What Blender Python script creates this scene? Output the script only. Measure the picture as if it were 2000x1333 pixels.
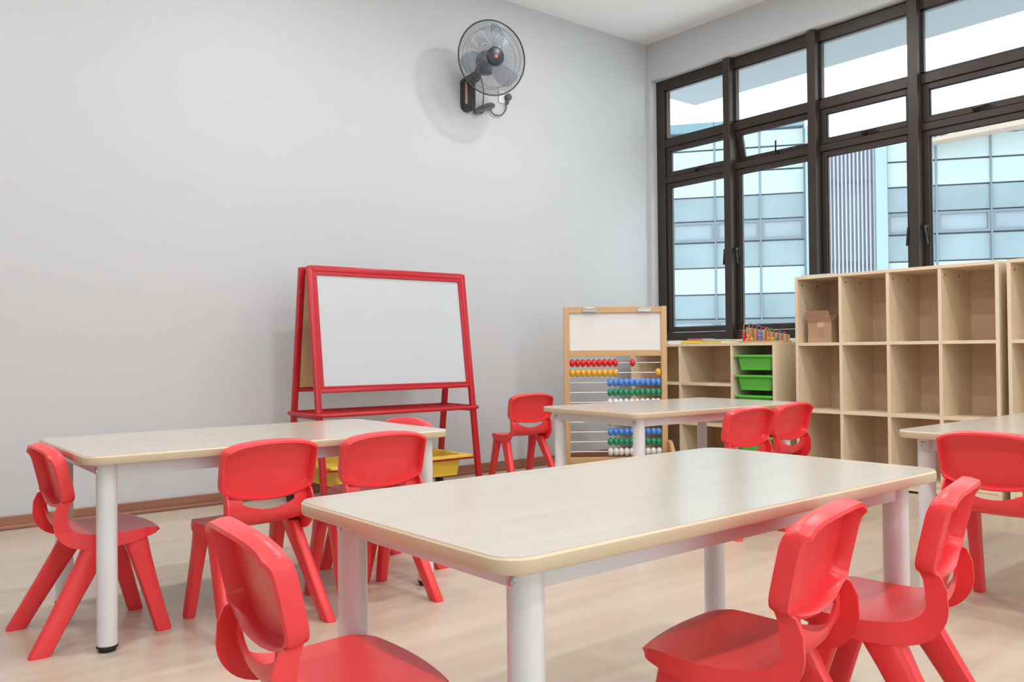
import bpy, bmesh, math, random
from mathutils import Vector, Matrix
random.seed(7)
for o in list(bpy.data.objects): bpy.data.objects.remove(o)
S = bpy.context.scene
COL = S.collection
PI = math.pi

# ------------------------------------------------------------------ camera, sky, exposure
cam_d = bpy.data.cameras.new('camera'); cam = bpy.data.objects.new('camera', cam_d); COL.objects.link(cam)
cam_d.sensor_width = 36.0; cam_d.lens = 36.0 * 1671.87 / 2000.0; cam_d.clip_end = 400
_R = Vector((0.77637958, -0.63019425, -0.00948416)); _F = Vector((0.63026525, 0.77627495, 0.01276417)); _U = _R.cross(_F)
_m = Matrix((_R, _U, -_F)).transposed().to_4x4(); _m.translation = Vector((0, 0, 0.7975))
cam.matrix_world = _m
S.camera = cam
W = bpy.data.worlds.new('sky'); S.world = W; W.use_nodes = True
bg = W.node_tree.nodes['Background']; bg.inputs[0].default_value = (0.86, 0.95, 1.0, 1); bg.inputs[1].default_value = 3.0
S.view_settings.view_transform = 'Standard'; S.view_settings.look = 'None'
S.view_settings.exposure = 0.17; S.view_settings.gamma = 1.0; S.view_settings.use_curve_mapping = False
LAMP_W = 13.5

# ------------------------------------------------------------------ helpers
def tag(o, label=None, cat=None, group=None, kind=None):
    if label: o['label'] = label
    if cat: o['category'] = cat
    if group: o['group'] = group
    if kind: o['kind'] = kind
    return o
def empty(name, loc=(0, 0, 0), rz=0.0, label=None, cat=None, group=None, kind=None, parent=None):
    o = bpy.data.objects.new(name, None); COL.objects.link(o); o.empty_display_size = 0.1
    o.location = loc; o.rotation_euler = (0, 0, rz)
    if parent: o.parent = parent
    return tag(o, label, cat, group, kind)
def link(name, me, parent=None, loc=None, rot=None):
    o = bpy.data.objects.new(name, me); COL.objects.link(o)
    if parent: o.parent = parent
    if loc is not None: o.location = loc
    if rot is not None: o.rotation_euler = rot
    return o
def finish(me, mat, smooth=None):
    for m in (mat if isinstance(mat, (list, tuple)) else [mat]): me.materials.append(m)
    if smooth is not None:
        for p in me.polygons: p.use_smooth = True
        me.set_sharp_from_angle(angle=math.radians(smooth))
    return me
class MB:
    """collects shapes into one mesh"""
    def __init__(s): s.v = []; s.f = []; s.sm = False
    def add(s, v, f):
        n = len(s.v); s.v += [tuple(q) for q in v]; s.f += [tuple(i + n for i in q) for q in f]; return s
    def bm(s, bm, mat=None):
        bm.verts.ensure_lookup_table(); bm.verts.index_update()
        s.add([v.co for v in bm.verts] if mat is None else [mat @ v.co for v in bm.verts], [[v.index for v in f.verts] for f in bm.faces]); bm.free(); return s
    def box(s, x0, x1, y0, y1, z0, z1, bev=0.0, seg=2):
        b = bmesh.new(); bmesh.ops.create_cube(b, size=1)
        for v in b.verts: v.co = Vector(((x0 + x1) / 2 + v.co.x * (x1 - x0), (y0 + y1) / 2 + v.co.y * (y1 - y0), (z0 + z1) / 2 + v.co.z * (z1 - z0)))
        if bev: bmesh.ops.bevel(b, geom=b.edges[:], offset=bev, segments=seg, affect='EDGES', profile=0.5)
        return s.bm(b)
    def bar(s, p, q, a, b_, up=(0, 0, 1), bev=0.0):
        p, q = Vector(p), Vector(q); d = q - p; L = d.length; z = d.normalized(); x = Vector(up).cross(z)
        if x.length < 1e-5: x = Vector((1, 0, 0))
        x.normalize(); y = z.cross(x)
        b = bmesh.new(); bmesh.ops.create_cube(b, size=1)
        if bev:
            for v in b.verts: v.co = Vector((v.co.x * a, v.co.y * b_, v.co.z * L))
            bmesh.ops.bevel(b, geom=b.edges[:], offset=bev, segments=2, affect='EDGES', profile=0.5)
        else:
            for v in b.verts: v.co = Vector((v.co.x * a, v.co.y * b_, v.co.z * L))
        M = Matrix((x, y, z)).transposed().to_4x4(); M.translation = (p + q) / 2
        return s.bm(b, M)
    def cyl(s, p, q, r, n=20, r2=None, cap=True):
        p, q = Vector(p), Vector(q); z = (q - p).normalized(); x = z.orthogonal().normalized(); y = z.cross(x); r2 = r if r2 is None else r2
        v = []
        for k in range(n):
            a = 2 * PI * k / n; d = x * math.cos(a) + y * math.sin(a); v += [p + d * r, q + d * r2]
        f = [(2 * k, 2 * ((k + 1) % n), 2 * ((k + 1) % n) + 1, 2 * k + 1) for k in range(n)]
        if cap: f += [tuple(2 * k for k in range(n))[::-1], tuple(2 * k + 1 for k in range(n))]
        return s.add(v, f)
    def lathe(s, prof, n=28, M=None):
        """prof: list of (r,z) about +z"""
        M = M or Matrix.Identity(4); v = []; f = []
        for r, z in prof:
            for k in range(n):
                a = 2 * PI * k / n; v.append(M @ Vector((r * math.cos(a), r * math.sin(a), z)))
        for i in range(len(prof) - 1):
            for k in range(n):
                k2 = (k + 1) % n; f.append((i * n + k, i * n + k2, (i + 1) * n + k2, (i + 1) * n + k))
        f.append(tuple(range(n))[::-1]); f.append(tuple((len(prof) - 1) * n + k for k in range(n)))
        return s.add(v, f)
    def tube(s, pts, r, n=8, closed=False):
        pts = [Vector(p) for p in pts]; m = len(pts); v = []; f = []; ref = None
        for i, p in enumerate(pts):
            a = pts[(i - 1) % m] if closed or i > 0 else p; b = pts[(i + 1) % m] if closed or i < m - 1 else p
            t = (b - a).normalized()
            if ref is None: ref = t.orthogonal().normalized()
            x = (ref - t * ref.dot(t)); x = x.normalized() if x.length > 1e-6 else t.orthogonal().normalized(); ref = x; y = t.cross(x)
            for k in range(n):
                an = 2 * PI * k / n; v.append(p + (x * math.cos(an) + y * math.sin(an)) * r)
        for i in range(m if closed else m - 1):
            i2 = (i + 1) % m
            for k in range(n):
                k2 = (k + 1) % n; f.append((i * n + k, i * n + k2, i2 * n + k2, i2 * n + k))
        if not closed: f += [tuple(range(n))[::-1], tuple((m - 1) * n + k for k in range(n))]
        return s.add(v, f)
    def prism(s, poly, d0, d1, plane='xy'):
        """poly of 2D points extruded along the third axis"""
        n = len(poly)
        def P(a, d): return {'xy': (a[0], a[1], d), 'xz': (a[0], d, a[1]), 'yz': (d, a[0], a[1])}[plane]
        v = [P(a, d0) for a in poly] + [P(a, d1) for a in poly]
        f = [tuple(range(n))[::-1], tuple(range(n, 2 * n))] + [(k, (k + 1) % n, n + (k + 1) % n, n + k) for k in range(n)]
        return s.add(v, f)
    def mesh(s, name, mat, smooth=None):
        me = bpy.data.meshes.new(name); me.from_pydata(s.v, [], s.f); me.update()
        b = bmesh.new(); b.from_mesh(me); bmesh.ops.recalc_face_normals(b, faces=b.faces[:]); b.to_mesh(me); b.free()
        return finish(me, mat, smooth)
    def build(s, name, mat, parent=None, smooth=None, loc=None, rot=None): return link(name, s.mesh(name, mat, smooth), parent, loc, rot)
def struct(o): o['kind'] = 'structure'; return o
def rrect(x0, x1, y0, y1, r, n=8):
    out = []
    for cx, cy, a0 in ((x1 - r, y1 - r, 0), (x0 + r, y1 - r, PI / 2), (x0 + r, y0 + r, PI), (x1 - r, y0 + r, 1.5 * PI)):
        for k in range(n + 1): a = a0 + PI / 2 * k / n; out.append((cx + r * math.cos(a), cy + r * math.sin(a)))
    return out

# ------------------------------------------------------------------ materials
def mat(name, col, rough=0.5, metal=0.0, spec=0.5, emit=None, coat=0.0, bump=None, vary=None, sss=0.0):
    m = bpy.data.materials.new(name); m.use_nodes = True; nt = m.node_tree; b = nt.nodes['Principled BSDF']
    b.inputs['Base Color'].default_value = (*col, 1); b.inputs['Roughness'].default_value = rough; b.inputs['Metallic'].default_value = metal
    b.inputs['Specular IOR Level'].default_value = spec; b.inputs['Coat Weight'].default_value = coat; b.inputs['Coat Roughness'].default_value = 0.15
    if emit: b.inputs['Emission Color'].default_value = (*emit[0], 1); b.inputs['Emission Strength'].default_value = emit[1]
    tc = nt.nodes.new('ShaderNodeTexCoord')
    if vary:   # slight natural mottling: (scale xyz, amount)
        mp = nt.nodes.new('ShaderNodeMapping'); mp.inputs['Scale'].default_value = vary[0]; nz = nt.nodes.new('ShaderNodeTexNoise'); nz.inputs['Scale'].default_value = 1.0; nz.inputs['Detail'].default_value = 5
        rp = nt.nodes.new('ShaderNodeMapRange'); rp.inputs['To Min'].default_value = 1 - vary[1]; rp.inputs['To Max'].default_value = 1 + vary[1]; rp.inputs['From Min'].default_value = .3; rp.inputs['From Max'].default_value = .7
        mx = nt.nodes.new('ShaderNodeVectorMath'); mx.operation = 'SCALE'; mx.inputs[0].default_value = col
        L = nt.links.new; L(tc.outputs['Object'], mp.inputs[0]); L(mp.outputs[0], nz.inputs[0]); L(nz.outputs[0], rp.inputs[0]); L(rp.outputs[0], mx.inputs['Scale']); L(mx.outputs[0], b.inputs['Base Color'])
    if bump:
        nz = nt.nodes.new('ShaderNodeTexNoise'); nz.inputs['Scale'].default_value = bump[0]; nz.inputs['Detail'].default_value = 4
        bp = nt.nodes.new('ShaderNodeBump'); bp.inputs['Strength'].default_value = bump[1]; bp.inputs['Distance'].default_value = 0.002
        nt.links.new(tc.outputs['Object'], nz.inputs[0]); nt.links.new(nz.outputs[0], bp.inputs['Height']); nt.links.new(bp.outputs[0], b.inputs['Normal'])
    return m
def wood(name, c1, c2, rough=0.4, scale=(3, 60, 60), amt=(0.35, 0.65), spec=0.5, coat=0.0):
    """streaky grain between two tones, running along the axis with the smallest scale"""
    m = bpy.data.materials.new(name); m.use_nodes = True; nt = m.node_tree; b = nt.nodes['Principled BSDF']; L = nt.links.new
    tc = nt.nodes.new('ShaderNodeTexCoord'); mp = nt.nodes.new('ShaderNodeMapping'); mp.inputs['Scale'].default_value = scale
    n1 = nt.nodes.new('ShaderNodeTexNoise'); n1.inputs['Scale'].default_value = 1.0; n1.inputs['Detail'].default_value = 6; n1.inputs['Roughness'].default_value = .6
    n2 = nt.nodes.new('ShaderNodeTexNoise'); n2.inputs['Scale'].default_value = .22; n2.inputs['Detail'].default_value = 3
    ad = nt.nodes.new('ShaderNodeMath'); ad.operation = 'ADD'; ml = nt.nodes.new('ShaderNodeMath'); ml.operation = 'MULTIPLY'; ml.inputs[1].default_value = .5
    cr = nt.nodes.new('ShaderNodeValToRGB'); cr.color_ramp.elements[0].position = amt[0]; cr.color_ramp.elements[1].position = amt[1]
    cr.color_ramp.elements[0].color = (*c1, 1); cr.color_ramp.elements[1].color = (*c2, 1)
    L(tc.outputs['Object'], mp.inputs[0]); L(mp.outputs[0], n1.inputs[0]); L(mp.outputs[0], n2.inputs[0]); L(n1.outputs[0], ad.inputs[0]); L(n2.outputs[0], ad.inputs[1]); L(ad.outputs[0], ml.inputs[0]); L(ml.outputs[0], cr.inputs[0]); L(cr.outputs[0], b.inputs['Base Color'])
    b.inputs['Roughness'].default_value = rough; b.inputs['Specular IOR Level'].default_value = spec; b.inputs['Coat Weight'].default_value = coat; b.inputs['Coat Roughness'].default_value = .2
    return m
def glassy(name, tint, refl, rough=0.0):
    m = bpy.data.materials.new(name); m.use_nodes = True; nt = m.node_tree; nt.nodes.clear(); L = nt.links.new
    out = nt.nodes.new('ShaderNodeOutputMaterial'); tr = nt.nodes.new('ShaderNodeBsdfTransparent'); gl = nt.nodes.new('ShaderNodeBsdfGlossy'); mx = nt.nodes.new('ShaderNodeMixShader')
    tr.inputs[0].default_value = (*tint, 1); gl.inputs['Roughness'].default_value = rough; mx.inputs[0].default_value = refl
    L(tr.outputs[0], mx.inputs[1]); L(gl.outputs[0], mx.inputs[2]); L(mx.outputs[0], out.inputs[0]); return m

M_wall = mat('wall_paint', (0.58, 0.58, 0.59), 0.75, bump=(220, .12), spec=.25)
M_ceil = mat('ceiling_paint', (0.88, 0.875, 0.87), 0.85, spec=.2)
M_white_trim = mat('white_trim_paint', (0.82, 0.82, 0.81), 0.5)
M_floor = wood('beige_vinyl_floor', (0.485, 0.385, 0.29), (0.595, 0.505, 0.405), 0.32, (1.3, 14, 14), (.36, .62), .4)
M_base = wood('brown_baseboard', (0.25, 0.10, 0.055), (0.36, 0.165, 0.095), 0.35, (2, 60, 60))
M_frame = mat('bronze_aluminium', (0.046, 0.034, 0.027), 0.38, 0.3)
M_gasket = mat('black_gasket', (0.012, 0.012, 0.014), 0.6)
M_handle = mat('black_handle', (0.012, 0.012, 0.013), 0.35)
M_glass = glassy('window_glass', (0.95, 0.98, 0.98), 0.06)
M_red = mat('red_plastic', (0.86, 0.050, 0.056), 0.33, spec=.5, bump=(700, .04))
M_lam = wood('maple_laminate', (0.515, 0.45, 0.37), (0.57, 0.515, 0.435), 0.25, (2.2, 38, 38), (.3, .7), .5, .4)
M_band = mat('tan_edge_band', (0.66, 0.535, 0.37), 0.35, vary=((4, 4, 40), .05))
M_leg = mat('white_enamel', (0.74, 0.735, 0.74), 0.28)
M_rub = mat('black_rubber', (0.012, 0.012, 0.012), 0.55)
M_steel = mat('zinc_steel', (0.55, 0.55, 0.54), 0.3, 0.9)
M_cub = wood('cubby_maple', (0.75, 0.585, 0.395), (0.83, 0.68, 0.485), 0.45, (45, 45, 3), (.32, .68))
M_cubback = wood('cubby_back_board', (0.70, 0.485, 0.325), (0.78, 0.57, 0.40), 0.5, (3, 3, 45), (.32, .68))
M_redsteel = mat('red_powder_coat', (0.50, 0.010, 0.018), 0.32)
M_wb = mat('whiteboard_face', (0.55, 0.57, 0.595), 0.22)
M_ply = wood('plywood', (0.55, 0.38, 0.20), (0.66, 0.48, 0.28), 0.55, (40, 40, 3))
M_yel = mat('yellow_plastic', (0.80, 0.52, 0.05), 0.38)
M_grn = mat('green_plastic', (0.13, 0.56, 0.07), 0.36)
M_beech = wood('beech_wood', (0.56, 0.33, 0.145), (0.68, 0.43, 0.21), 0.42, (30, 30, 3))
M_blk = mat('charcoal_plastic', (0.022, 0.025, 0.032), 0.38)
M_wire = mat('grille_wire', (0.16, 0.17, 0.19), 0.4, .5)
M_rim = mat('grille_rim', (0.035, 0.037, 0.045), 0.35)
M_card = mat('cardboard', (0.47, 0.29, 0.175), 0.8, vary=((9, 9, 9), .06))

# ------------------------------------------------------------------ room shell
XL, XW, YB, YF, ZC = -4.9, 5.08, 4.545, -4.9, 3.2085
struct(MB().box(XL - .2, XW + .22, YF - .2, YB + .2, -.12, 0).build('floor', M_floor))
struct(MB().box(XL - .2, XW + .22, YF - .2, YB + .2, ZC, ZC + .15).build('ceiling', M_ceil))
struct(MB().box(XL - .2, XW + .22, YB, YB + .2, 0, ZC).build('wall_back', M_wall))
LWY0, LWY1, FWX0, FWX1, OZ0, OZ1 = -4.6, -1.4, -.8, 4.75, .25, 2.90     # unseen windows added for fill light: left wall and behind the camera
struct(MB().box(XL - .2, XL, YF, YB, 0, OZ0).box(XL - .2, XL, YF, YB, OZ1, ZC).box(XL - .2, XL, YF, LWY0, OZ0, OZ1).box(XL - .2, XL, LWY1, YB, OZ0, OZ1).build('wall_left', M_wall))
struct(MB().box(XL - .2, XW + .22, YF - .2, YF, 0, OZ0).box(XL - .2, XW + .22, YF - .2, YF, OZ1, ZC).box(XL - .2, FWX0, YF - .2, YF, OZ0, OZ1).box(FWX1, XW + .22, YF - .2, YF, OZ0, OZ1).build('wall_front', M_wall))
for nm, A, B, ax, pos in (('fill_window_2', FWX0, FWX1, 'x', YF - .1), ('fill_window_3', LWY0, LWY1, 'y', XL - .1)):
    wn = empty(nm, (0, 0, 0), kind='structure'); nb = 7
    def wb(name, a0, a1, z0, z1, d, m):
        if ax == 'x': return MB().box(a0, a1, pos - d, pos + d, z0, z1).build(name, m, wn)
        return MB().box(pos - d, pos + d, a0, a1, z0, z1).build(name, m, wn)
    for z0, z1 in ((OZ0, OZ0 + .06), (OZ1 - .06, OZ1)): wb('frame_rail', A, B, z0, z1, .035, M_frame)
    for k in range(nb + 1):
        c_ = A + .03 + (B - A - .06) * k / nb; wb('mullion', c_ - .03, c_ + .03, OZ0 + .06, OZ1 - .06, .04, M_frame)
        if k < nb: wb('pane', c_ + .03, c_ + (B - A - .06) / nb - .03, OZ0 + .06, OZ1 - .06, .003, M_glass)
WY0, WY1, WZ0, WZ1 = 0.43, 4.506, 0.86, 2.915          # window opening
struct(MB().box(XW, XW + .22, YF, YB, 0, WZ0).box(XW, XW + .22, YF, YB, WZ1, ZC).box(XW, XW + .22, WY1, YB, WZ0, WZ1).box(XW, XW + .22, YF, WY0, WZ0, WZ1).build('wall_right', M_wall))
struct(MB().box(XW - .012, XW + .08, WY0 - .02, WY1 - .001, WZ0 - .018, WZ0 + .012, .004).build('trim_1', M_white_trim))
# baseboard: a taller board with a small quarter round at its foot
bb = struct(MB().box(XL, XW, YB - .014, YB, 0, .062, .003).build('baseboard_back', M_base))
MB().box(XL, XW, YB - .026, YB - .014, 0, .020, .006).build('shoe_moulding', M_base, bb)
bb = struct(MB().box(XW - .014, XW, YF, YB - .03, 0, .062, .003).build('baseboard_right', M_base))

# ------------------------------------------------------------------ window wall: mullions, transoms, sashes, panes
win = empty('window_1', (5.16, 2.5, WZ0), kind='structure', label='wide dark bronze window with four rows of panes above the shelving')
XO = Vector((-5.16, -2.5, -WZ0))
def wpart(mb, name, m, parent=win, smooth=None):
    if parent is win: mb.v = [tuple(Vector(v) + XO) for v in mb.v]
    return mb.build(name, m, parent, smooth)
XI, XE = 5.150, 5.225
mull = [3.805, 3.125, 2.452, 1.78, 1.11]
zT0, zT1 = 2.415, 2.125                                # transom centre lines
o = wpart(MB().box(XI, XE, WY0, WY1, 2.835, WZ1, .003).box(XI, XE, WY0, WY1, WZ0, .935, .003).box(XI, XE, 4.425, WY1, .935, 2.835, .003).box(XI, XE, WY0, .505, .935, 2.835, .003), 'outer_frame', M_frame)
for y in mull:
    wpart(MB().box(XI - .045, XE, y - .030, y + .030, WZ0 + .02, WZ1 - .006, .004), 'mullion', M_frame)
edges = [4.425] + mull + [.505]
for k in range(6):
    yA = edges[k] - (0 if k == 0 else .03); yB = edges[k + 1] + (0 if k == 5 else .03)   # yA > yB
    for zc, h in ((zT0, .06), (zT1, .044)):
        wpart(MB().box(XI + .004, XE, yB, yA, zc - h / 2, zc + h / 2, .003), 'transom', M_frame)
    wpart(MB().box(XI + .03, XI + .036, yB, yA, zT0 + .03, 2.835), 'fixed_pane', M_glass)
    wpart(MB().box(XI + .012, XI + .03, yA - .016, yA, zT0 + .03, 2.835).box(XI + .012, XI + .03, yB, yB + .016, zT0 + .03, 2.835).box(XI + .012, XI + .03, yB, yA, zT0 + .03, zT0 + .042).box(XI + .012, XI + .03, yB, yA, 2.823, 2.835), 'glazing_bead', M_frame)
    for kind, z0, z1 in (('vent_sash', zT1 + .022, zT0 - .03), ('casement_sash', .935, zT1 - .022)):
        w = .036
        e = (XI + .03 , (yA + yB) / 2, z1)             # hinge on top for the vents
        sa = MB()
        a, b_ = (yA - yB) / 2 - .002, z1 - z0 - .004
        sa.box(-.014, .03, a - w, a, -b_, 0, .003).box(-.014, .03, -a, -a + w, -b_, 0, .003).box(-.014, .03, -a + w, a - w, -w, 0, .003).box(-.014, .03, -a + w, a - w, -b_, -b_ + w, .003)
        s_o = link(kind, sa.mesh(kind, M_frame), win, Vector(e) + XO)
        MB().box(.002, .008, -a + w, a - w, -b_ + w, -w).build('pane', M_glass, s_o)
        MB().box(-.004, .002, a - w - .007, a - w, -b_ + w, -w).box(-.004, .002, -a + w, -a + w + .007, -b_ + w, -w).box(-.004, .002, -a + w, a - w, -b_ + w, -b_ + w + .005).box(-.004, .002, -a + w, a - w, -w - .005, -w).build('gasket', M_gasket, s_o)
        if kind == 'vent_sash':
            opened = (k == 1)
            if opened: s_o.rotation_euler = (0, math.radians(-13), 0)
            if k < 4:
                h = MB().box(-.034, -.014, -.016, .016, -b_ + .006, -b_ + .030, .004)
                if opened: h.bar((-.026, 0, -b_ + .022), (-.05, -.03, -b_ + .105), .010, .014, bev=.003)
                else: h.bar((-.034, .012, -b_ + .020), (-.040, -.085, -b_ + .024), .012, .012, bev=.004)
                h.build('handle', M_handle, s_o, 40)
        elif k < 4:
            s = -1 if k % 2 == 0 else 1                # handles meet at every second mullion
            yy = s * (a - .017)
            h = MB().box(-.024, -.014, yy - .011, yy + .011, -.64, -.56, .004).bar((-.022, yy, -.575), (-.050, yy, -.582), .016, .016, bev=.004).bar((-.048, yy, -.570), (-.044, yy - .012 * s, -.685), .014, .011, (1, 0, 0), .004)
            h.build('handle', M_handle, s_o, 40)

# ------------------------------------------------------------------ outside: slab above the window, building opposite
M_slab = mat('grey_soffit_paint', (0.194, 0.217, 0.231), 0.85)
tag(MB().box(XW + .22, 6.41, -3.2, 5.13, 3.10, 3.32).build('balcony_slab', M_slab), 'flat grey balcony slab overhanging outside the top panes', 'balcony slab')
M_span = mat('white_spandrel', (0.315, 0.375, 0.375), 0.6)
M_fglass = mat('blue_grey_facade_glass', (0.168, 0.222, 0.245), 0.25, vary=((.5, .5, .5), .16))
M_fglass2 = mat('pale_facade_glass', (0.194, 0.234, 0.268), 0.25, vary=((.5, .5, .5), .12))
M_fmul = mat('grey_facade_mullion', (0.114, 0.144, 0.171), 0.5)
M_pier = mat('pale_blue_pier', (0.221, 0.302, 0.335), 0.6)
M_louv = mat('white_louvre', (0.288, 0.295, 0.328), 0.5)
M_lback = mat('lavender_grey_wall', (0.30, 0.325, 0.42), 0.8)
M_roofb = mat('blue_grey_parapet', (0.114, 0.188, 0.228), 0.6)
M_peach = mat('peach_strip', (0.369, 0.281, 0.228), 0.7)
az = math.radians(53.2)
bd = empty('opposite_building', (34 * math.sin(az), 34 * math.cos(az), -7.0), -az, 'pale glass and panel building across the street seen through window', 'building')
# local: +x to the right along the facade, +y away from us, z from the ground at -7
def fz(z): return z + 7.0
rows = [(9.2, 9.64, 'roof'), (8.55, 9.2, 'S'), (7.66, 8.55, 'S'), (6.72, 7.66, 'S'), (5.80, 6.72, 'G'), (4.95, 5.80, 'W'), (3.98, 4.95, 'G'), (2.93, 3.98, 'S'), (2.0, 2.93, 'G'), (1.1, 2.0, 'W'), (.1, 1.1, 'G'), (-1.0, .1, 'S'), (-4, -1, 'G'), (-7, -4, 'S')]
MB().box(-7.2, 3.5, .25, 8, 0, fz(9.15)).box(3.5, 13.2, .31, 8, 0, fz(7.9)).build('core', M_lback, bd)
for cols, zmax in (((-7.1, -5.45, -3.78, -2.1, -.4, 1.28, 2.89), 10), ((5.78, 7.45, 9.26, 11.05, 12.9), 8.6)):
    for i in range(len(cols) - 1):
        a, b_ = cols[i] + .03, cols[i + 1] - .03
        for z0, z1, t in rows:
            if t == 'roof':
                if zmax > 9: MB().box(a - .06, b_ + .06, -.15, .4, fz(9.25), fz(9.6)).build('parapet_panel', M_roofb, bd)
                continue
            if z0 >= zmax: continue
            z1 = min(z1, zmax)
            if t == 'S': MB().box(a, b_, 0, .2, fz(z0) + .035, fz(z1) - .035).build('spandrel_panel', M_span, bd)
            elif t == 'G': MB().box(a, b_, .05, .2, fz(z0) + .02, fz(z1) - .02).build('glass_panel', M_fglass, bd)
            else:
                f = MB().box(a, b_, -.02, .18, fz(z0) + .04, fz(z0) + .13).box(a, b_, -.02, .18, fz(z1) - .13, fz(z1) - .04).box(a, a + .09, -.02, .18, fz(z0) + .13, fz(z1) - .13).box(b_ - .09, b_, -.02, .18, fz(z0) + .13, fz(z1) - .13).build('window_sash', M_fmul, bd)
                MB().box(a + .09, b_ - .09, .06, .16, fz(z0) + .13, fz(z1) - .13).build('pane', M_fglass2, f)
    for x in cols: MB().box(x - .03, x + .03, -.05, .22, 0, fz(min(zmax, 9.25))).build('facade_mullion', M_fmul, bd)
MB().box(2.92, 3.5, -.3, .3, 0, fz(9.15)).build('pier', M_pier, bd)
MB().box(5.36, 5.75, -.3, .3, 0, fz(8.9)).build('pier', M_pier, bd)
MB().box(3.5, 5.36, .1, .3, 0, fz(8.6)).build('louvre_wall', M_lback, bd)
for a, b_ in ((3.55, 4.02), (4.28, 4.95)): MB().box(a, b_, .04, .12, fz(4.05), fz(6.6)).build('recessed_window', M_fglass, bd)
lm = MB().box(-.030, .030, -.10, .02, 0, fz(8.75)).mesh('louvre', M_louv)
for k in range(14): link('louvre', lm, bd, (3.52 + k * .1385, 0, 0))
for z in (7.02, 3.94, .9): MB().box(3.5, 5.36, .02, .08, fz(z) - .04, fz(z) + .04).build('louvre_rail', M_fmul, bd)
MB().prism([(7.0, fz(8.12)), (13.2, fz(9.0)), (13.2, fz(9.55)), (7.0, fz(8.22))], -.9, .3, 'xz').build('roof_edge_strip', M_peach, bd)  # peach strip sloping up along the top of the right section

# ------------------------------------------------------------------ ceiling downlights (their reflections show in the upper panes)
M_diff = mat('lamp_diffuser', (0.9, 0.9, 0.88), 0.5, emit=((1.0, 0.96, 0.90), 6.0))
ring_me = MB().lathe([(.085, -.002), (.118, -.002), (.118, -.012), (.108, -.016), (.085, -.008)], 32).mesh('trim_ring', M_white_trim, 30)
dif_me = MB().lathe([(.0, -.005), (.085, -.005), (.085, -.003), (0, -.003)], 32).mesh('diffuser', M_diff)
LL = bpy.data.lights.new('downlight_light', 'AREA'); LL.shape = 'DISK'; LL.size = .17; LL.energy = LAMP_W; LL.color = (0.985, 0.985, 1.0)
px = {3.6: 'over the window side', 1.74: 'over the middle', -.12: 'over the viewer side'}
py = {3.34: 'near the back wall', 1.87: 'above the left and centre tables', .40: 'above the front table row', -1.07: 'above the open floor', -2.54: 'well behind the viewer'}
for x, tx in px.items():
    for y, ty in py.items():
        d = empty('downlight', (x, y, ZC), 0, 'round white ceiling downlight %s %s' % (tx, ty), 'ceiling light', 'round ceiling downlights')
        link('trim_ring', ring_me, d); link('diffuser', dif_me, d)
        l = link('lamp', LL, d, (0, 0, -.02))

# ------------------------------------------------------------------ tables
LEG_R = .0265
def table(name, cx, cy, th, L, Wd, ins, label, H=.533, insx=None):
    t = empty(name, (cx, cy, 0), th, label, 'table', 'low classroom tables')
    a, b_ = L / 2, Wd / 2
    tk = .024
    bm_ = MB().prism(rrect(-a + .003, a - .003, -b_ + .003, b_ - .003, .045), H - tk + .001, H)
    bm_.build('tabletop', M_lam, t)
    ro, ri = rrect(-a, a, -b_, b_, .048), rrect(-a + .0031, a - .0031, -b_ + .0031, b_ - .0031, .045)
    prof = [(1, H - .0005), (0, H - .004), (0, H - tk + .004), (1, H - tk)]   # 1 = inner outline, 0 = outer
    v = []; n = len(ro)
    for s_, z in prof: v += [((ri if s_ else ro)[k][0], (ri if s_ else ro)[k][1], z) for k in range(n)]
    f = [(i * n + k, i * n + (k + 1) % n, ((i + 1) % 4) * n + (k + 1) % n, ((i + 1) % 4) * n + k) for i in range(4) for k in range(n)]
    MB().add(v, f).build('edge_band', M_band, t, 40)
    lx, ly = a - (insx or ins), b_ - ins + .010
    for sx in (-1, 1):
        for sy in (-1, 1):
            lg = MB().lathe([(LEG_R, .016), (LEG_R, H - tk)], 28).build('leg', M_leg, t, 40, (sx * lx, sy * ly, 0))
            MB().lathe([(.021, 0), (.0225, .003), (.0225, .010), (.0275, .0105), (.0275, .017)], 24).build('foot_glide', M_rub, lg, 40)
            M = Matrix.Translation((sx * LEG_R, 0, H - tk - .022)) @ Matrix.Rotation(sx * PI / 2, 4, 'Y')
            MB().lathe([(.009, -.004), (.009, .002), (.006, .0035), (.003, .002)], 14, M).build('bolt', M_steel, lg, 40)
    z0, z1 = H - tk - .040, H - tk - .001
    for sy in (-1, 1): MB().box(-lx + .02, lx - .02, sy * ly - .012, sy * ly + .012, z0, z1, .002).build('apron_rail', M_leg, t)
    for sx in (-1, 1): MB().box(sx * lx - .012, sx * lx + .012, -ly + .02, ly - .02, z0, z1, .002).build('apron_rail', M_leg, t)
    return t
table('classroom_table', 1.289, 1.161, .012, 1.231, .619, .078, 'large foreground table with pale maple top and white legs', insx=.085)
table('classroom_table', 1.122, 2.768, -.012, 1.15, .685, .078, 'pale maple table at the left in front of the whiteboard easel', insx=.066)
table('classroom_table', 3.269, 2.768, -.06, 1.15, .67, .074, 'pale maple table in front of the bead abacus')
table('classroom_table', 3.312, 1.066, 0, 1.2, .63, .079, 'pale maple table cut off by the right edge of the picture')

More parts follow.
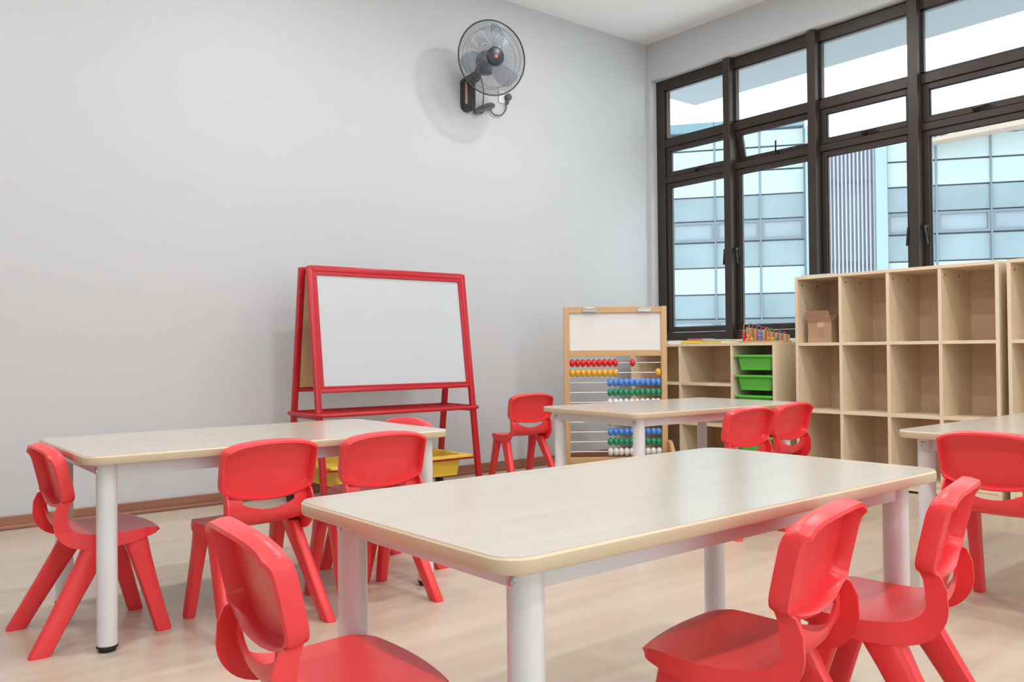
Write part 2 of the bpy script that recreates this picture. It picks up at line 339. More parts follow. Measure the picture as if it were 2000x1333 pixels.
# ------------------------------------------------------------------ moulded chairs
def shell_mesh():
    P = [(-.119, .404, .128, .014), (-.126, .387, .131, .030), (-.130, .366, .132, .036)]
    C = [P[2], (-.128, .346, .132, .038), (-.119, .326, .132, .040), (-.100, .309, .133, .042), (-.072, .299, .136, .042), (-.035, .294, .141, .040), (.010, .293, .146, .036), (.050, .295, .147, .032), (.078, .297, .144, .028), (.097, .298, .137, .024), (.113, .298, .133, .018), (.127, .295, .124, .012), (.134, .287, .112, .008)]
    for i in range(len(C) - 1):                        # smooth the control profile
        c0, c1, c2, c3 = C[max(0, i - 1)], C[i], C[i + 1], C[min(len(C) - 1, i + 2)]
        for t in (.333, .667, 1.0):
            P.append(tuple(.5 * (2 * p1 + (p2 - p0) * t + (2 * p0 - 5 * p1 + 4 * p2 - p3) * t * t + (3 * p1 - p0 - 3 * p2 + p3) * t ** 3) for p0, p1, p2, p3 in zip(c0, c1, c2, c3)))
    dep = [p[3] for p in P]; P = [p[:3] for p in P]
    us = [-1, -.96, -.86, -.74, -.62, -.42, -.21, 0, .21, .42, .62, .74, .86, .96, 1]
    n, m = len(P), len(us); A = []; N = []
    for i, (y, z, w) in enumerate(P):
        j, k = max(0, i - 1), min(n - 1, i + 1); ty, tz = P[k][0] - P[j][0], P[k][1] - P[j][1]; l = math.hypot(ty, tz); ny, nz = -tz / l, ty / l; row = []
        back = min(1, max(0, (z - .296) / .06)) if y < -.03 else 0; fr = min(1, max(0, (y - .085) / .035))
        for u in us:
            dz = -.020 * max(0, 1 - (u / .62) ** 2) * (min(1, max(0, (z - .305) / .061)) if i >= 2 and y < -.03 else 0)
            if i == 0: dz = .001 - .020 * (1 - (u * .128 / .1465) ** 2)
            yy = y + back * .016 * u * u + fr * .014 * (1 - u * u); zz = z + dz + (1 - back) * .007 * u * u * (1 - .8 * fr)
            row.append(Vector((u * w, yy, zz)))
        A.append(row); N.append(Vector((0, ny, nz)))
    t = .006; mb = MB(); idx = lambda i, j, l: (l * n + i) * m + j
    v = [A[i][j] for i in range(n) for j in range(m)] + [A[i][j] - N[i] * t for i in range(n) for j in range(m)]
    f = []
    hole = lambda i, j: i <= 1 and 4 <= j <= 9
    for i in range(n - 1):
        for j in range(m - 1):
            if hole(i, j): continue
            f.append((idx(i, j, 0), idx(i, j + 1, 0), idx(i + 1, j + 1, 0), idx(i + 1, j, 0)))
            f.append((idx(i, j, 1), idx(i + 1, j, 1), idx(i + 1, j + 1, 1), idx(i, j + 1, 1)))
    for j in range(4, 10):
        f.append((idx(2, j, 0), idx(2, j + 1, 0), idx(2, j + 1, 1), idx(2, j, 1)))
    for i in (0, 1):
        for j in (4, 10): f.append((idx(i, j, 0), idx(i + 1, j, 0), idx(i + 1, j, 1), idx(i, j, 1)))
    for j in range(m - 1):
        for i in (0, n - 1):
            if i or not hole(0, j): f.append((idx(i, j, 0), idx(i, j + 1, 0), idx(i, j + 1, 1), idx(i, j, 1)))
    base = len(v)
    for s_, j in ((-1, 0), (1, m - 1)):
        st = len(v)
        for i in range(n):
            q = A[i][j] - N[i] * max(dep[i], t) + Vector((s_ * .003, 0, 0)); v += [q, q - Vector((s_ * .006, 0, 0))]
        for i in range(n - 1):
            a, b_ = st + 2 * i, st + 2 * i + 2
            f += [(idx(i, j, 0), idx(i + 1, j, 0), b_, a), (a, b_, b_ + 1, a + 1), (a + 1, b_ + 1, idx(i + 1, j, 1), idx(i, j, 1))]
        for i in (0, n - 1): f.append((idx(i, j, 0), st + 2 * i, st + 2 * i + 1, idx(i, j, 1)))
    return mb.add(v, f).mesh('seat', M_red, 50)
def panel_mesh():
    us = [-1, -.985, -.94, -.86, -.7, -.46, -.22, 0, .22, .46, .7, .86, .94, .985, 1]; vs = [0, .03, .09, .2, .4, .6, .8, .91, .97, 1]
    m, n = len(us), len(vs)
    bk = Vector((0, -.976, -.215))
    def F(u, v, sh=0.0, ek=1.0):
        q = 2 * v - 1; w = .1465 - .003 * (1 - v); e8 = abs(u) ** 7; v8 = abs(q) ** 7
        x = u * (w - .007 * v8 - sh)
        zb, zt = .401 - .020 * (1 - u * u) + .006 * e8 + sh, .538 + .014 * (1 - u * u) - .009 * e8 - sh
        z = zb + (zt - zb) * v
        y = -.102 - .034 * ((z - .39) / .15) + .016 * u * u - .010 * v8 * (1 if v > .5 else .3) - .007 * e8
        return Vector((x, y, z))
    v = []; f = []
    for i in range(n):
        for j in range(m): v.append(F(us[j], vs[i]))
    for i in range(n):
        for j in range(m): v.append(F(us[j], vs[i], .008, .25) + bk * .006)
    ix = lambda i, j, l: (l * n + i) * m + j
    for i in range(n - 1):
        for j in range(m - 1):
            f += [(ix(i, j, 0), ix(i, j + 1, 0), ix(i + 1, j + 1, 0), ix(i + 1, j, 0)), (ix(i, j, 1), ix(i + 1, j, 1), ix(i + 1, j + 1, 1), ix(i, j + 1, 1))]
    per = [(0, j) for j in range(m)] + [(i, m - 1) for i in range(1, n)] + [(n - 1, j) for j in range(m - 2, -1, -1)] + [(i, 0) for i in range(n - 2, 0, -1)]
    st = len(v); k = len(per)
    for i, j in per: v.append(F(us[j], vs[i], -.002) + bk * .014)
    for i, j in per: v.append(F(us[j], vs[i], -.001) + bk * .031)
    for i, j in per: v.append(F(us[j], vs[i], .0045) + bk * .034)
    for i, j in per: v.append(F(us[j], vs[i], .0065, .5) + bk * .030)
    for q in range(k):
        q2 = (q + 1) % k; a, b_ = per[q], per[q2]
        f += [(ix(*a, 0), ix(*b_, 0), st + q2, st + q)]
        for l in range(3): f.append((st + l * k + q, st + l * k + q2, st + (l + 1) * k + q2, st + (l + 1) * k + q))
        f += [(st + 3 * k + q, st + 3 * k + q2, ix(*b_, 1), ix(*a, 1))]
    return MB().add(v, f).mesh('backrest', M_red, 48)
def leg_mesh(x0, y0, z0, a0, b0, x1, y1, a1, b1):
    v = []; f = []; R_ = [(0.0, .92), (.03, 1.0), (.25, 1), (.5, 1), (.75, 1.0), (.93, 1.04), (1.0, .93)]; n = 12
    for t, s_ in R_:
        z = z0 * t; cx, cy = x1 + (x0 - x1) * t, y1 + (y0 - y1) * t; a, b_ = (a1 + (a0 - a1) * t) * s_, (b1 + (b0 - b1) * t ** 2) * s_
        c = .28
        pts = [(1, -1 + 2 * c), (1, 1 - 2 * c), (1 - c * .6, 1 - c * .6), (1 - 2 * c, 1), (-1 + 2 * c, 1), (-1 + c * .6, 1 - c * .6), (-1, 1 - 2 * c), (-1, -1 + 2 * c), (-1 + c * .6, -1 + c * .6), (-1 + 2 * c, -1), (1 - 2 * c, -1), (1 - c * .6, -1 + c * .6)]
        v += [(cx + p * a / 2, cy + q * b_ / 2, z) for p, q in pts]
    for i in range(len(R_) - 1): f += [(i * n + k, i * n + (k + 1) % n, (i + 1) * n + (k + 1) % n, (i + 1) * n + k) for k in range(n)]
    f += [tuple(range(n))[::-1], tuple((len(R_) - 1) * n + k for k in range(n))]
    return MB().add(v, f).mesh('leg', M_red, 40)
SEAT, BACK = shell_mesh(), panel_mesh()
LEGS = [leg_mesh(s_ * .123, .056, .290, .036, .066, s_ * .134, .136, .031, .044) for s_ in (-1, 1)] + [leg_mesh(s_ * .119, -.026, .288, .036, .080, s_ * .156, -.192, .033, .056) for s_ in (-1, 1)]
def chair(x, y, azm, label):
    c = empty('child_chair', (x, y, 0), -math.radians(azm), label, 'chair', 'red moulded children\'s chairs')
    link('seat', SEAT, c); link('backrest', BACK, c)
    for l in LEGS: link('leg', l, c)
chair(.645, 2.718, 89.1, 'red plastic chair at the left end of the left table, leftmost in the picture')
chair(1.019, 2.525, -3.1, 'red plastic chair on the near side of the left table, its whole back showing')
chair(1.398, 2.501, 1.8, 'red plastic chair on the near side of the left table, lower half behind foreground table')
chair(1.602, 2.784, -92.1, 'red plastic chair mostly hidden at the far right end of the left table')
chair(3.329, 4.030, 9.8, 'red plastic chair alone by the back wall, between easel and abacus')
chair(3.153, 2.378, 4.1, 'left one of two red chairs on the near side of the table by the abacus')
chair(3.539, 2.422, -2.0, 'right one of two red chairs on the near side of the table by the abacus')
chair(.632, 1.216, 94.8, 'big foreground red chair at the left end of the foreground table')
chair(1.230, .893, -12.5, 'foreground red chair with full seat showing on the near side of foreground table')
chair(1.625, .866, -14.1, 'red chair seen edge-on by the right leg of the foreground table')
chair(2.822, 1.082, 87.6, 'red chair seen from behind at the right-hand table, cut by picture edge')

# ------------------------------------------------------------------ cubby shelves
TH = .018
def pbox(par, name, m, x0, x1, y0, y1, z0, z1, bev=.001): return MB().box(x0, x1, y0, y1, z0, z1, bev, 1).build(name, m, par)
cam_me = MB().lathe([(.0, .0), (.0065, 0), (.0065, .0015), (0, .0015)], 10, Matrix.Rotation(PI / 2, 4, 'X')).mesh('cam_cover', mat('brown_cap', (.30, .15, .07), .5))
def cubby(y1, label):
    """open side faces -x; y1 is the end next to the corner"""
    X0, D, w = 4.66, .375, .2873
    c = empty('cubby_shelf', (X0, y1, 0), 0, label, 'shelf unit', 'tall open cubby shelves')
    Wt = 4 * w + TH; zs = [.055, .4217, .8266]; H = 1.2405
    pbox(c, 'side_panel', M_cub, 0, D, -TH, 0, .012, H - TH); pbox(c, 'side_panel', M_cub, 0, D, -Wt, -Wt + TH, .012, H - TH)
    pbox(c, 'top_panel', M_cub, 0, D, -Wt, 0, H - TH, H)
    pbox(c, 'plinth', M_cub, .004, .022, -Wt + TH, -TH, .012, .045)
    pbox(c, 'back_panel', M_cubback, D - .012, D - .002, -Wt + TH, -TH, .05, H - TH)
    for k, z in enumerate(zs): pbox(c, 'shelf', M_cub, .002, D - .012, -Wt + TH, -TH, z - TH / 2, z + TH / 2)
    for k in range(3):
        za = zs[k] + TH / 2; zb = zs[k + 1] - TH / 2 if k < 2 else H - TH
        for q in (1, 2, 3): pbox(c, 'divider', M_cub, .002, D - .012, -q * w - TH, -q * w, za, zb)
    for q in range(4):
        for xx in (.05, .22): link('cam_cover', cam_me, c, (xx, -q * w - TH - .0005, H - .05))
    for yy in (-.03, -Wt + .03):
        for xx in (.04, D - .05): MB().lathe([(.014, 0), (.014, .012)], 12).build('foot_glide', M_rub, c, 40, (xx, yy, 0))
    return c
cubby(2.981, 'tall open maple cubby shelf with four columns under the window')
cubby(1.775, 'second maple cubby shelf, only a sliver showing at the right edge')

# ------------------------------------------------------------------ low shelf with green trays
c = empty('tray_cabinet', (4.66, 3.129, 0), 0, 'low maple shelf with green trays between abacus and tall cubby', 'shelf unit')
HL, DL, yl = .842, .385, [0, .320, .755, 1.205]
pbox(c, 'side_panel', M_cub, 0, DL, 0, TH, .012, HL - TH); pbox(c, 'side_panel', M_cub, 0, DL, yl[3], yl[3] + TH, .012, HL - TH)
pbox(c, 'top_panel', M_cub, 0, DL, 0, yl[3] + TH, HL - TH, HL)
pbox(c, 'back_panel', M_cubback, DL - .012, DL - .002, TH, yl[3], .05, HL - TH)
pbox(c, 'plinth', M_cub, .004, .022, TH, yl[3], .012, .048)
pbox(c, 'bottom_panel', M_cub, .002, DL - .012, TH, yl[3], .048, .066)
for q in (1, 2): pbox(c, 'divider', M_cub, .002, DL - .012, yl[q], yl[q] + TH, .066, HL - TH)
for a, b_ in ((yl[1] + TH, yl[2]), (yl[2] + TH, yl[3])):
    for z in (.565, .292): pbox(c, 'shelf', M_cub, .002, DL - .012, a, b_, z - TH / 2, z + TH / 2)
for yy in (.03, yl[3] - .02):
    for xx in (.04, DL - .05): MB().lathe([(.014, 0), (.014, .012)], 12).build('foot_glide', M_rub, c, 40, (xx, yy, 0))
def tray_mesh(name, L, Wd, h, rim, m, taper=.03):
    """open bin, rim overhanging, origin at rim top centre; x = depth, y = width"""
    a, b_ = L / 2, Wd / 2
    rings = [(a, b_, -.012), (a, b_, -.002), (a - .002, b_ - .002, 0), (a - rim, b_ - rim, 0), (a - rim - taper, b_ - rim - taper, -h + .003), (0.3 * a, .3 * b_, -h + .003)]
    out = [(a, b_, -.012), (a - rim + .004, b_ - rim + .004, -.012), (a - rim - taper + .004, b_ - rim - taper + .004, -h), (.3 * a, .3 * b_, -h)]
    v = []; f = []
    def ringv(p): return [(x, y, p[2]) for x, y in rrect(-p[0], p[0], -p[1], p[1], .022, 4)]
    seq = rings[::-1] + out[0:]
    n = len(ringv(seq[0]))
    for p in seq: v += ringv(p)
    for i in range(len(seq) - 1): f += [(i * n + k, i * n + (k + 1) % n, (i + 1) * n + (k + 1) % n, (i + 1) * n + k) for k in range(n)]
    f += [tuple(range(n))[::-1], tuple((len(seq) - 1) * n + k for k in range(n))]
    return MB().add(v, f).mesh(name, m, 40)
tr_me = tray_mesh('tray', .34, .298, .098, .022, M_grn, .012)
runner_me = MB().box(.01, .35, -.004, .004, -.006, 0).mesh('tray_runner', M_cub)
ordn = ['topmost', 'second', 'third', 'fourth', 'lowest']
for k in range(5):
    zr = .764 - .1305 * k
    t = link('storage_tray', tr_me, None, (4.66 + .172, 3.129 + .1695, zr))
    tag(t, 'green plastic tray, %s of five in the low shelf' % ordn[k] if k else 'green plastic tray, topmost in the low shelf beside the tall cubby', 'tray', 'green trays in the low shelf')
    for yy in (TH + .0041, yl[1] - .0041): link('tray_runner', runner_me, c, (0, yy, zr - .0125))

# ------------------------------------------------------------------ things on the shelves
b = empty('cardboard_box', (4.80, 2.842, .8362), 0, 'open cardboard box in the top left cubby', 'box')
a2, w2, h2, q = .10, .078, .125, .003
MB().box(-a2, a2, -w2, w2, 0, q).box(-a2, -a2 + q, -w2, w2, q, h2).box(a2 - q, a2, -w2, w2, q, h2).box(-a2 + q, a2 - q, -w2, -w2 + q, q, h2).box(-a2 + q, a2 - q, w2 - q, w2, q, h2).build('carton', M_card, b)
for (hx, hy, ax, ang, sx, sy) in ((-a2, 0, 'Y', -28, .072, w2), (a2, 0, 'Y', 35, .06, w2), (0, w2, 'X', -6, .05, a2), (0, -w2, 'X', 38, .05, a2)):
    f = MB()
    if ax == 'Y': f.box(-q / 2, q / 2, -sy, sy, 0, sx)
    else: f.box(-sy, sy, -q / 2, q / 2, 0, sx)
    f.build('flap', M_card, b, None, (hx, hy, h2), (0, math.radians(ang), 0) if ax == 'Y' else (math.radians(ang), 0, 0))
M_print = mat('faded_print', (.40, .24, .15), .8)
MB().box(-a2 - .0006, -a2, -.028, .004, .03, .085).build('printed_mark', M_print, b)
M_tape = mat('packing_tape', (.62, .44, .27), .3)
MB().box(-a2 - .0008, -a2, -.03, .012, h2 - .03, h2).build('tape', M_tape, b)

M_bead = {k: mat('bead_' + k, v, .22, coat=.4) for k, v in dict(red=(.72, .012, .018), yellow=(.83, .45, .03), blue=(.075, .26, .72), green=(.012, .27, .12), white=(.80, .78, .75), orange=(.82, .26, .05)).items()}
# bead roller coaster toy
ty = empty('bead_maze', (4.93, 3.375, HL + .0005), 0, 'wooden bead maze toy with coloured wire arches on the low shelf', 'toy')
MB().box(-.05, .05, -.165, .165, 0, .014, .003).build('base', M_beech, ty)
MB().prism([(.165, .014), (.165, .108), (-.165, .050), (-.165, .014)], .012, .024, 'yz').build('wedge_board', M_beech, ty)
wc = ['yellow', 'green', 'red', 'blue', 'red', 'yellow', 'green', 'red', 'blue', 'red']; bc = ['red', 'orange', 'yellow', 'blue', 'blue', 'yellow', 'orange', 'yellow', 'green', 'red']
for k in range(10):
    y = .150 - k * .0325; h = .142 - k * .0085
    r = .022
    pts = [(-.035, y, .012), (-.035, y, h - r)] + [(-.035 + r - r * math.cos(a), y - .004 * a, h - r + r * math.sin(a)) for a in (PI * t / 8 for t in range(1, 8))] + [(-.035 + 2 * r, y - .012, h - r), (-.035 + 2 * r, y - .012, .012)]
    wv = MB().tube(pts, .0024, 6).build('wire_arch', M_bead[wc[k]], ty, 60)
    nb = (3, 2, 1, 0, 3, 0, 1, 1, 1, 0)[k]
    for q_ in range(nb):
        MB().lathe([(.003, -.011), (.009, -.008), (.0115, 0), (.009, .008), (.003, .011)], 14).build('bead', M_bead[bc[k]], wv, 50, (-.035, y, .0255 + q_ * .021))
# papers and books
M_paper = mat('white_paper', (.80, .82, .84), .7); M_yb = mat('yellow_cover', (.80, .62, .06), .45); M_pk = mat('pink_cover', (.55, .20, .26), .45); M_lb = mat('pale_blue_cover', (.45, .58, .68), .4)
def book(x, y, z, a, b_, h, rz, cm, label, cat='book', grp='flat books on the low shelf'):
    o = empty('picture_book' if cat == 'book' else 'paper_stack', (x, y, z), rz, label, cat, grp)
    MB().box(-a / 2, a / 2, -b_ / 2, b_ / 2, 0, h * .15).box(-a / 2, a / 2, -b_ / 2, b_ / 2, h * .85, h).box(-a / 2, -a / 2 + .002, -b_ / 2, b_ / 2, 0, h).build('cover', cm, o)
    MB().box(-a / 2 + .002, a / 2 - .003, -b_ / 2 + .003, b_ / 2 - .003, h * .15, h * .85).build('pages', M_paper, o)
book(4.85, 3.87, HL + .0005, .20, .17, .024, .1, M_yb, 'thick yellow book lying nearest the abacus on the low shelf')
book(4.82, 3.662, HL + .0005, .22, .20, .016, -.06, M_yb, 'thin yellow book lying beside the bead maze on the low shelf')
book(4.83, 3.665, HL + .017, .16, .16, .012, .15, M_lb, 'pale blue booklet lying on top of the thin yellow book')
book(4.86, 3.86, HL + .025, .12, .15, .012, -.1, M_pk, 'small dark pink booklet lying on the thick yellow book')
book(4.86, 4.19, HL + .0005, .2, .24, .020, 0, M_paper, 'white paper pad at the corner end of the low shelf', 'paper', 'loose paper on the shelves')
book(4.80, 2.86, 1.2407, .24, .19, .008, .12, M_lb, 'thin pale booklet lying on top of the tall cubby', 'paper', 'loose paper on the shelves')

# ------------------------------------------------------------------ red whiteboard easel
ez = empty('whiteboard_easel', (2.438, 4.102, 0), -.011, 'red metal A-frame whiteboard easel standing by the back wall', 'easel')
A_, D0, D1, ZT, ZB = .477, .046, .212, 1.237, .608
def ep(s_, e, z):                                       # a point on a post centre line
    t = (ZT - z) / ZT; return Vector((s_ * A_, e * (D0 + (D1 - D0) * t), z))
for e in (-1, 1):
    for s_ in (-1, 1):
        po = MB().bar(ep(s_, e, .065), ep(s_, e, ZT + .012), .030, .030, (1, 0, 0), .005).build('post', M_redsteel, ez, 40)
        cp = ep(s_, e, .065)
        MB().cyl(cp + Vector((-.010, 0, -.035)), cp + Vector((.010, 0, -.035)), .030, 20).build('caster_wheel', M_rub, po, 40)
        MB().cyl(cp + Vector((0, 0, -.03)), cp + Vector((0, 0, .004)), .009, 12).box(cp.x - .013, cp.x + .013, cp.y - .014, cp.y + .014, cp.z - .018, cp.z - .002).build('caster_fork', M_rub, po, 40)
    n_ = Vector((0, e * ZT, (D1 - D0))).normalized()    # outward normal of this leaf
    a, b_ = ep(-1, e, ZT), ep(1, e, ZT)
    MB().bar(a, b_, .030, .030, n_, .004).build('top_rail', M_redsteel, ez, 40)
    MB().bar(ep(-1, e, ZB), ep(1, e, ZB), .022, .022, n_, .004).build('bottom_rail', M_redsteel, ez, 40)
    # inner board frame + board
    i0, i1 = ep(-1, e, ZB) + Vector((.015, 0, 0)), ep(1, e, ZT) - Vector((.015, 0, 0))
    lo, hi = ep(0, e, ZB + .010), ep(0, e, ZT - .014); lo.x = hi.x = 0
    up = (hi - lo).normalized(); h = (hi - lo).length; cm = (lo + hi) / 2
    M = Matrix((Vector((1, 0, 0)), up, Vector((1, 0, 0)).cross(up))).transposed().to_4x4(); M.translation = cm
    so = 1 if M.col[2].to_3d().dot(n_) > 0 else -1
    def slab(x0, x1, y0, y1, z0, z1): 
        mb = MB().box(x0, x1, y0, y1, min(so * z0, so * z1), max(so * z0, so * z1), .0015); mb.v = [tuple(M @ Vector(v)) for v in mb.v]; return mb
    w = A_ - .015
    fr = slab(-w, -w + .020, -h / 2, h / 2, -.006, .012); 
    for args in ((w - .020, w, -h / 2, h / 2), (-w + .02, w - .02, h / 2 - .020, h / 2), (-w + .02, w - .02, -h / 2, -h / 2 + .012)):
        s2 = slab(*args, -.006, .012); fr.add(s2.v, s2.f)
    fr.build('board_frame', M_redsteel, ez)
    slab(-w + .02, w - .02, -h / 2 + .012, h / 2 - .02, 0, .005).build('whiteboard' if e < 0 else 'rear_board', M_wb, ez)
    slab(-w + .004, w - .004, -h / 2 + .004, h / 2 - .004, -.010, -.006).build('plywood_backing', M_ply, ez)
for z in (ZT - .12, ZT - .30, ZB + .06):                # small bolts on the rear left post
    p_ = ep(-1, 1, z); MB().lathe([(.0, 0), (.010, 0), (.008, .006), (0, .006)], 12, Matrix.Translation(p_ + Vector((.0, -.016, 0))) @ Matrix.Rotation(PI / 2, 4, 'X')).build('bolt', M_redsteel, ez, 40)
MB().box(-A_ + .03, -A_ + .09, -D0, D0, ZT - .01, ZT - .002).box(A_ - .09, A_ - .03, -D0, D0, ZT - .01, ZT - .002).build('hinge_plate', M_redsteel, ez)
# wire tray
zt_ = .485; dt = abs(ep(0, -1, zt_).y)
lp = [(x, y, zt_) for x, y in rrect(-A_ - .03, A_ + .03, -dt - .045, dt + .045, .06, 6)]
MB().tube(lp, .0105, 8, True).build('tray_loop', M_redsteel, ez, 60)
for yy in (-.055, .055): MB().bar((-A_ - .028, yy, zt_), (A_ + .028, yy, zt_), .012, .012, (0, 1, 0), .003).build('tray_slat', M_redsteel, ez)
for s_ in (-1, 1): MB().bar((s_ * A_, -dt - .01, zt_ - .016), (s_ * A_, dt + .01, zt_ - .016), .014, .014, (0, 0, 1), .002).build('cross_bar', M_redsteel, ez)
# bin rails
zr_ = .205; dr = abs(ep(0, -1, zr_).y)
for e in (-1, 1): MB().bar((-A_, e * dr, zr_), (A_, e * dr, zr_), .014, .014, (0, 0, 1), .003).build('bin_rail', M_redsteel, ez)
bin_me = tray_mesh('bin', .445, .43, .115, .054, M_yel, .012)
for k, xx in enumerate((-.232, .214)):
    o = link('toy_bin', bin_me, None, None); o.rotation_euler = (0, 0, PI / 2 - .011); o.location = ez.matrix_basis @ Vector((xx, 0, zr_ + .0205))
    tag(o, ('yellow plastic bin under the left half of the whiteboard easel', 'yellow plastic bin under the right half of the whiteboard easel')[k], 'bin', 'yellow bins in the easel')

# ------------------------------------------------------------------ bead abacus stand
ab = empty('abacus_stand', (3.98, 3.852, 0), math.atan2(-.417, .511), 'standing wooden abacus with coloured bead rows and white panel', 'abacus')
HW = .330
for s_ in (-1, 1): MB().box(s_ * HW - (0 if s_ < 0 else .036), s_ * HW + (.036 if s_ < 0 else 0), -.02, .02, .045, 1.083, .003).build('post', M_beech, ab)
inn = HW - .036
M_beech_h = wood('beech_wood_rail', (0.56, 0.33, 0.145), (0.68, 0.43, 0.21), 0.42, (3, 30, 30))
MB().box(-inn, inn, -.017, .017, 1.043, 1.081, .002).build('top_rail', M_beech_h, ab)
MB().box(-inn, inn, -.017, .017, .764, .803, .002).build('middle_rail', M_beech_h, ab)
MB().box(-inn, inn, -.017, .017, .078, .116, .002).build('bottom_rail', M_beech_h, ab)
M_panel = mat('cream_panel', (.80, .78, .75), .5)
MB().box(-inn, inn, -.003, .003, .803, 1.043).build('drawing_panel', M_panel, ab)
for x in (-.165, .185):
    cl = MB().box(x - .045, x + .045, -.022, -.017, 1.045, 1.072, .002).box(x - .040, x + .040, -.030, -.022, 1.047, 1.054, .002).build('paper_clip', M_steel, ab)
    MB().tube([(x - .03, -.022, 1.068), (x - .03, -.032, 1.074), (x + .03, -.032, 1.074), (x + .03, -.022, 1.068)], .002, 6).build('clip_wire', M_steel, cl)
bead_me = {}
prof = [(.004, -.0170), (.016, -.0155), (.0225, -.010), (.0258, -.003), (.0258, .003), (.0225, .010), (.016, .0155), (.004, .0170)]
for k_ in ('red', 'yellow', 'blue', 'green', 'white'): bead_me[k_] = MB().lathe(prof, 16, Matrix.Rotation(PI / 2, 4, 'Y')).mesh('bead', M_bead[k_], 50)
M_rod = mat('pale_rod', (.75, .74, .73), .3, .3)
rod_me = MB().cyl((-inn, 0, 0), (inn, 0, 0), .0033, 8).mesh('rod', M_rod, 60)
for r_ in range(10):
    z = .721 - r_ * .0632; colr = ['red', 'yellow', 'blue', 'green', 'white'][r_ % 5]
    rod = link('rod', rod_me, ab, (0, 0, z))
    if r_ == 0: xs = [-inn + .018 + q * .0345 for q in range(9)] + [.110]
    elif r_ == 1: xs = [-inn + .018 + q * .0345 for q in range(9)] + [inn - .02]
    else: xs = [inn - .018 - q * .0345 - random.uniform(0, .003) for q in range(10)]
    for x in xs: link('bead', bead_me[colr], rod, (x, 0, 0))
for s_ in (-1, 1):
    x = s_ * (HW - .018); pl = [(-.20, 0), (.20, 0), (.20, .05), (.175, .12), (.13, .175), (.07, .21), (.022, .222), (-.022, .222), (-.07, .21), (-.13, .175), (-.175, .12), (-.20, .05)]
    xo = x + s_ * .030
    MB().prism([(p[0], p[1]) for p in pl], xo - .011, xo + .011, 'yz').build('foot', M_beech_h, ab)

# ------------------------------------------------------------------ wall fan
FX, FZ = 3.318, 2.49
fan = empty('wall_fan', (FX, YB, FZ), 0, 'black round wall fan mounted high on the white back wall', 'fan')
pl = [(x, z) for x, z in rrect(-.046, .046, -.112, .115, .044, 8)]
pt = MB().prism(pl, -.045, 0, 'xz').build('wall_plate', M_blk, fan, 40)
MB().prism(rrect(-.039, -.020, -.07, .08, .008, 4), -.0462, -.045, 'xz').build('orange_reflection', mat('orange_reflection', (.55, .33, .22), .3, .6), pt)  # orange reflection on the plate, put in as a thin coloured strip
for z in (-.03, -.085): MB().lathe([(.0, 0), (.008, 0), (.008, .004), (0, .004)], 12, Matrix.Translation((.015, -.045, z)) @ Matrix.Rotation(PI / 2, 4, 'X')).build('knob', M_rim, pt)
MB().bar((0, -.03, .085), (0, -.125, .10), .06, .05, (1, 0, 0), .008).bar((0, -.115, .085), (0, -.165, .155), .045, .04, (1, 0, 0), .008).build('arm', M_blk, fan, 40)
hd_loc = Vector((.008, -.19, .176)); rot = math.radians(-13)
hd = empty('fan_head', hd_loc, rot, parent=fan); hd.rotation_euler = (math.radians(7), 0, rot)
def hp(mb, name, m, sm=None): return mb.build(name, m, hd, sm)
RX = Matrix.Rotation(PI / 2, 4, 'X')                    # lathe axis to -y
hp(MB().lathe([(.03, -.035), (.052, -.02), (.062, .01), (.062, .06), (.05, .085), (.03, .09)], 28, RX).box(-.04, .04, -.05, .02, -.085, -.03, .006), 'motor_housing', M_blk, 40)
YR = -.125                                              # rim plane
Rr = .229
hp(MB().tube([(Rr * math.cos(2 * PI * k / 72), YR, Rr * math.sin(2 * PI * k / 72)) for k in range(72)], .0052, 8, True), 'grille_rim', M_rim, 60)
gf, gr = MB(), MB()
NW = 100
for k in range(NW):
    a0 = 2 * PI * k / NW
    for g, dep_, tw, rin in ((gf, -.048, .55, .052), (gr, .085, -.25, .058)):
        pts = []
        for q_ in range(7):
            t = q_ / 6; r = rin + (Rr - rin) * t; a = a0 + tw * (1 - t) ** 1.3; yy = YR + dep_ * (1 - t ** 2.6)
            pts.append((r * math.cos(a), yy, r * math.sin(a)))
        g.tube(pts, .0011, 4)
for r, t in ((.185, None),):
    q_ = (r - .052) / (Rr - .052)
    for g, dep_ in ((gf, -.048), (gr, .085)): g.tube([(r * math.cos(2 * PI * k / 48), YR + dep_ * (1 - q_ ** 2.6), r * math.sin(2 * PI * k / 48)) for k in range(48)], .0014, 5, True)
hp(gf, 'front_grille', M_wire); hp(gr, 'rear_grille', M_wire)
cap = hp(MB().lathe([(.0, .165), (.054, .165), (.058, .170), (.058, .180), (.05, .186), (0, .187)], 32, RX), 'centre_cap', M_blk, 40)
MB().box(-.010, .010, -.1885, -.1868, -.010, .010, .0006).build('badge', mat('red_badge', (.62, .12, .09), .4), cap)
hub = hp(MB().lathe([(.0, .095), (.036, .095), (.036, .150), (.026, .158), (0, .158)], 24, RX), 'blade_hub', M_blk, 40)
M_blade = glassy('smoky_blade', (.80, .82, .86), .12, .12)
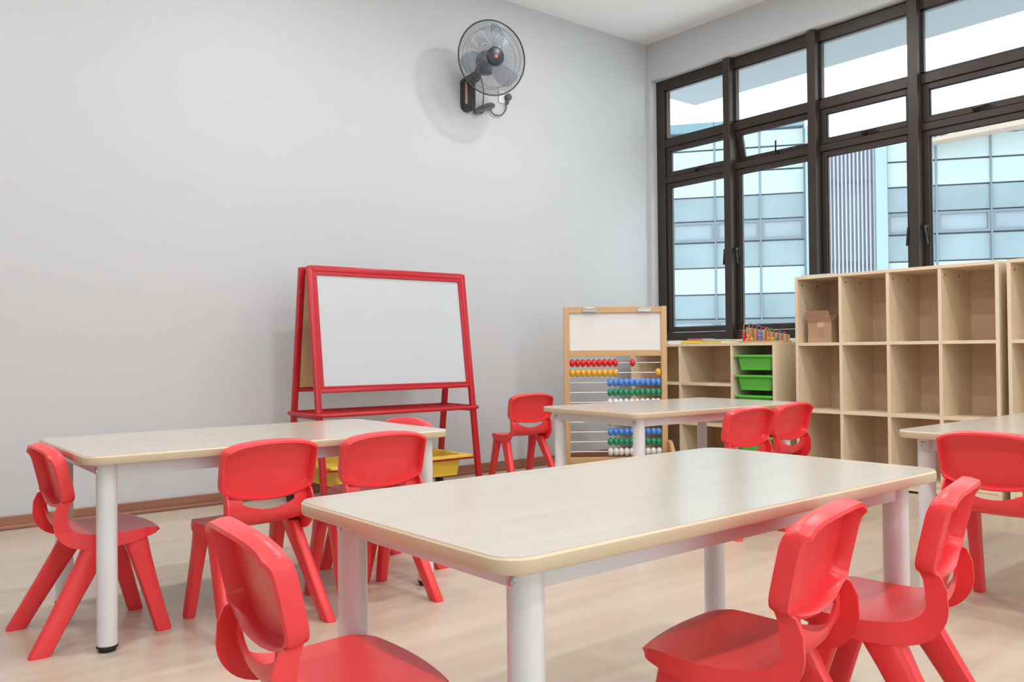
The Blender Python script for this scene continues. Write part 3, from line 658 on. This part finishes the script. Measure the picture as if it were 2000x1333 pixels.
for k in range(3):
    a0 = 2 * PI * k / 3 + math.radians(62); v = []; f = []
    for i in range(9):
        t = i / 8; r = .030 + .178 * t; wd = .035 + .085 * math.sin(min(1, t * 1.15) * PI * .55); lead = .35 * t
        if i == 8: wd *= .72
        for j in range(5):
            u = (j - 2) / 2; an = a0 + lead + u * wd / max(r, .05) * .5; v.append((r * math.cos(an), -.118 - .020 * u + .006 * u * u, r * math.sin(an)))
    n5 = 45; v += [(x, y - .002, z) for x, y, z in v]
    for i in range(8):
        for j in range(4):
            q_ = i * 5 + j; f += [(q_, q_ + 1, q_ + 6, q_ + 5), (n5 + q_, n5 + q_ + 5, n5 + q_ + 6, n5 + q_ + 1)]
    for i in range(8):
        for j in (0, 4): q_ = i * 5 + j; f.append((q_, q_ + 5, n5 + q_ + 5, n5 + q_))
    for i in (0, 8):
        for j in range(4): q_ = i * 5 + j; f.append((q_, q_ + 1, n5 + q_ + 1, n5 + q_))
    MB().add(v, f).build('blade', M_blade, hub, 60)
def bez(pts, n=10):                                     # smooth curve through points
    P = [Vector(p) for p in pts]; out = []
    for i in range(len(P) - 1):
        p0, p1, p2, p3 = P[max(0, i - 1)], P[i], P[i + 1], P[min(len(P) - 1, i + 2)]
        for k in range(n):
            t = k / n; out.append(.5 * ((2 * p1) + (-p0 + p2) * t + (2 * p0 - 5 * p1 + 4 * p2 - p3) * t * t + (-p0 + 3 * p1 - 3 * p2 + p3) * t ** 3))
    return out + [P[-1]]
M_cord = mat('grey_cord', (.10, .105, .11), .5)
# cord: from the arm down to a tied bundle, then across to the plug
MB().tube(bez([(0, -.15, .12), (.07, -.10, .03), (.115, -.035, -.05), (.125, -.022, -.09), (.10, -.02, -.105), (.085, -.02, -.085)]), .0045, 6).build('power_cord', M_cord, fan, 60)
MB().tube(bez([(.065, -.014, -.095), (.10, -.016, -.070), (.15, -.018, -.045), (.205, -.016, -.025), (.21, -.02, -.040), (.14, -.028, -.070), (.07, -.024, -.105), (.06, -.018, -.095)]), .012, 8).build('cord_bundle', M_cord, fan, 60)
MB().tube(bez([(.175, -.02, -.05), (.22, -.016, -.090), (.28, -.016, -.085), (.318, -.022, -.045), (.325, -.024, .01)]), .0045, 6).build('power_cord', M_cord, fan, 60)
pg = MB().lathe([(.0, 0), (.022, 0), (.024, .008), (.024, .026), (.016, .034), (0, .035)], 20, Matrix.Translation((.338, -.012, .045)) @ RX).bar((.338, -.028, .04), (.326, -.026, -.005), .022, .018, (0, 1, 0), .004).build('plug', M_cord, fan, 40)
so_ = empty('wall_socket', (FX + .315, YB, FZ + .045), 0, 'small white wall socket beside the fan holding its plug', 'socket')
MB().box(-.043, .043, -.010, 0, -.043, .043, .003).build('face_plate', M_white_trim, so_)
MB().box(-.030, -.018, -.0125, -.010, .010, .026, .001).build('switch', M_white_trim, so_)
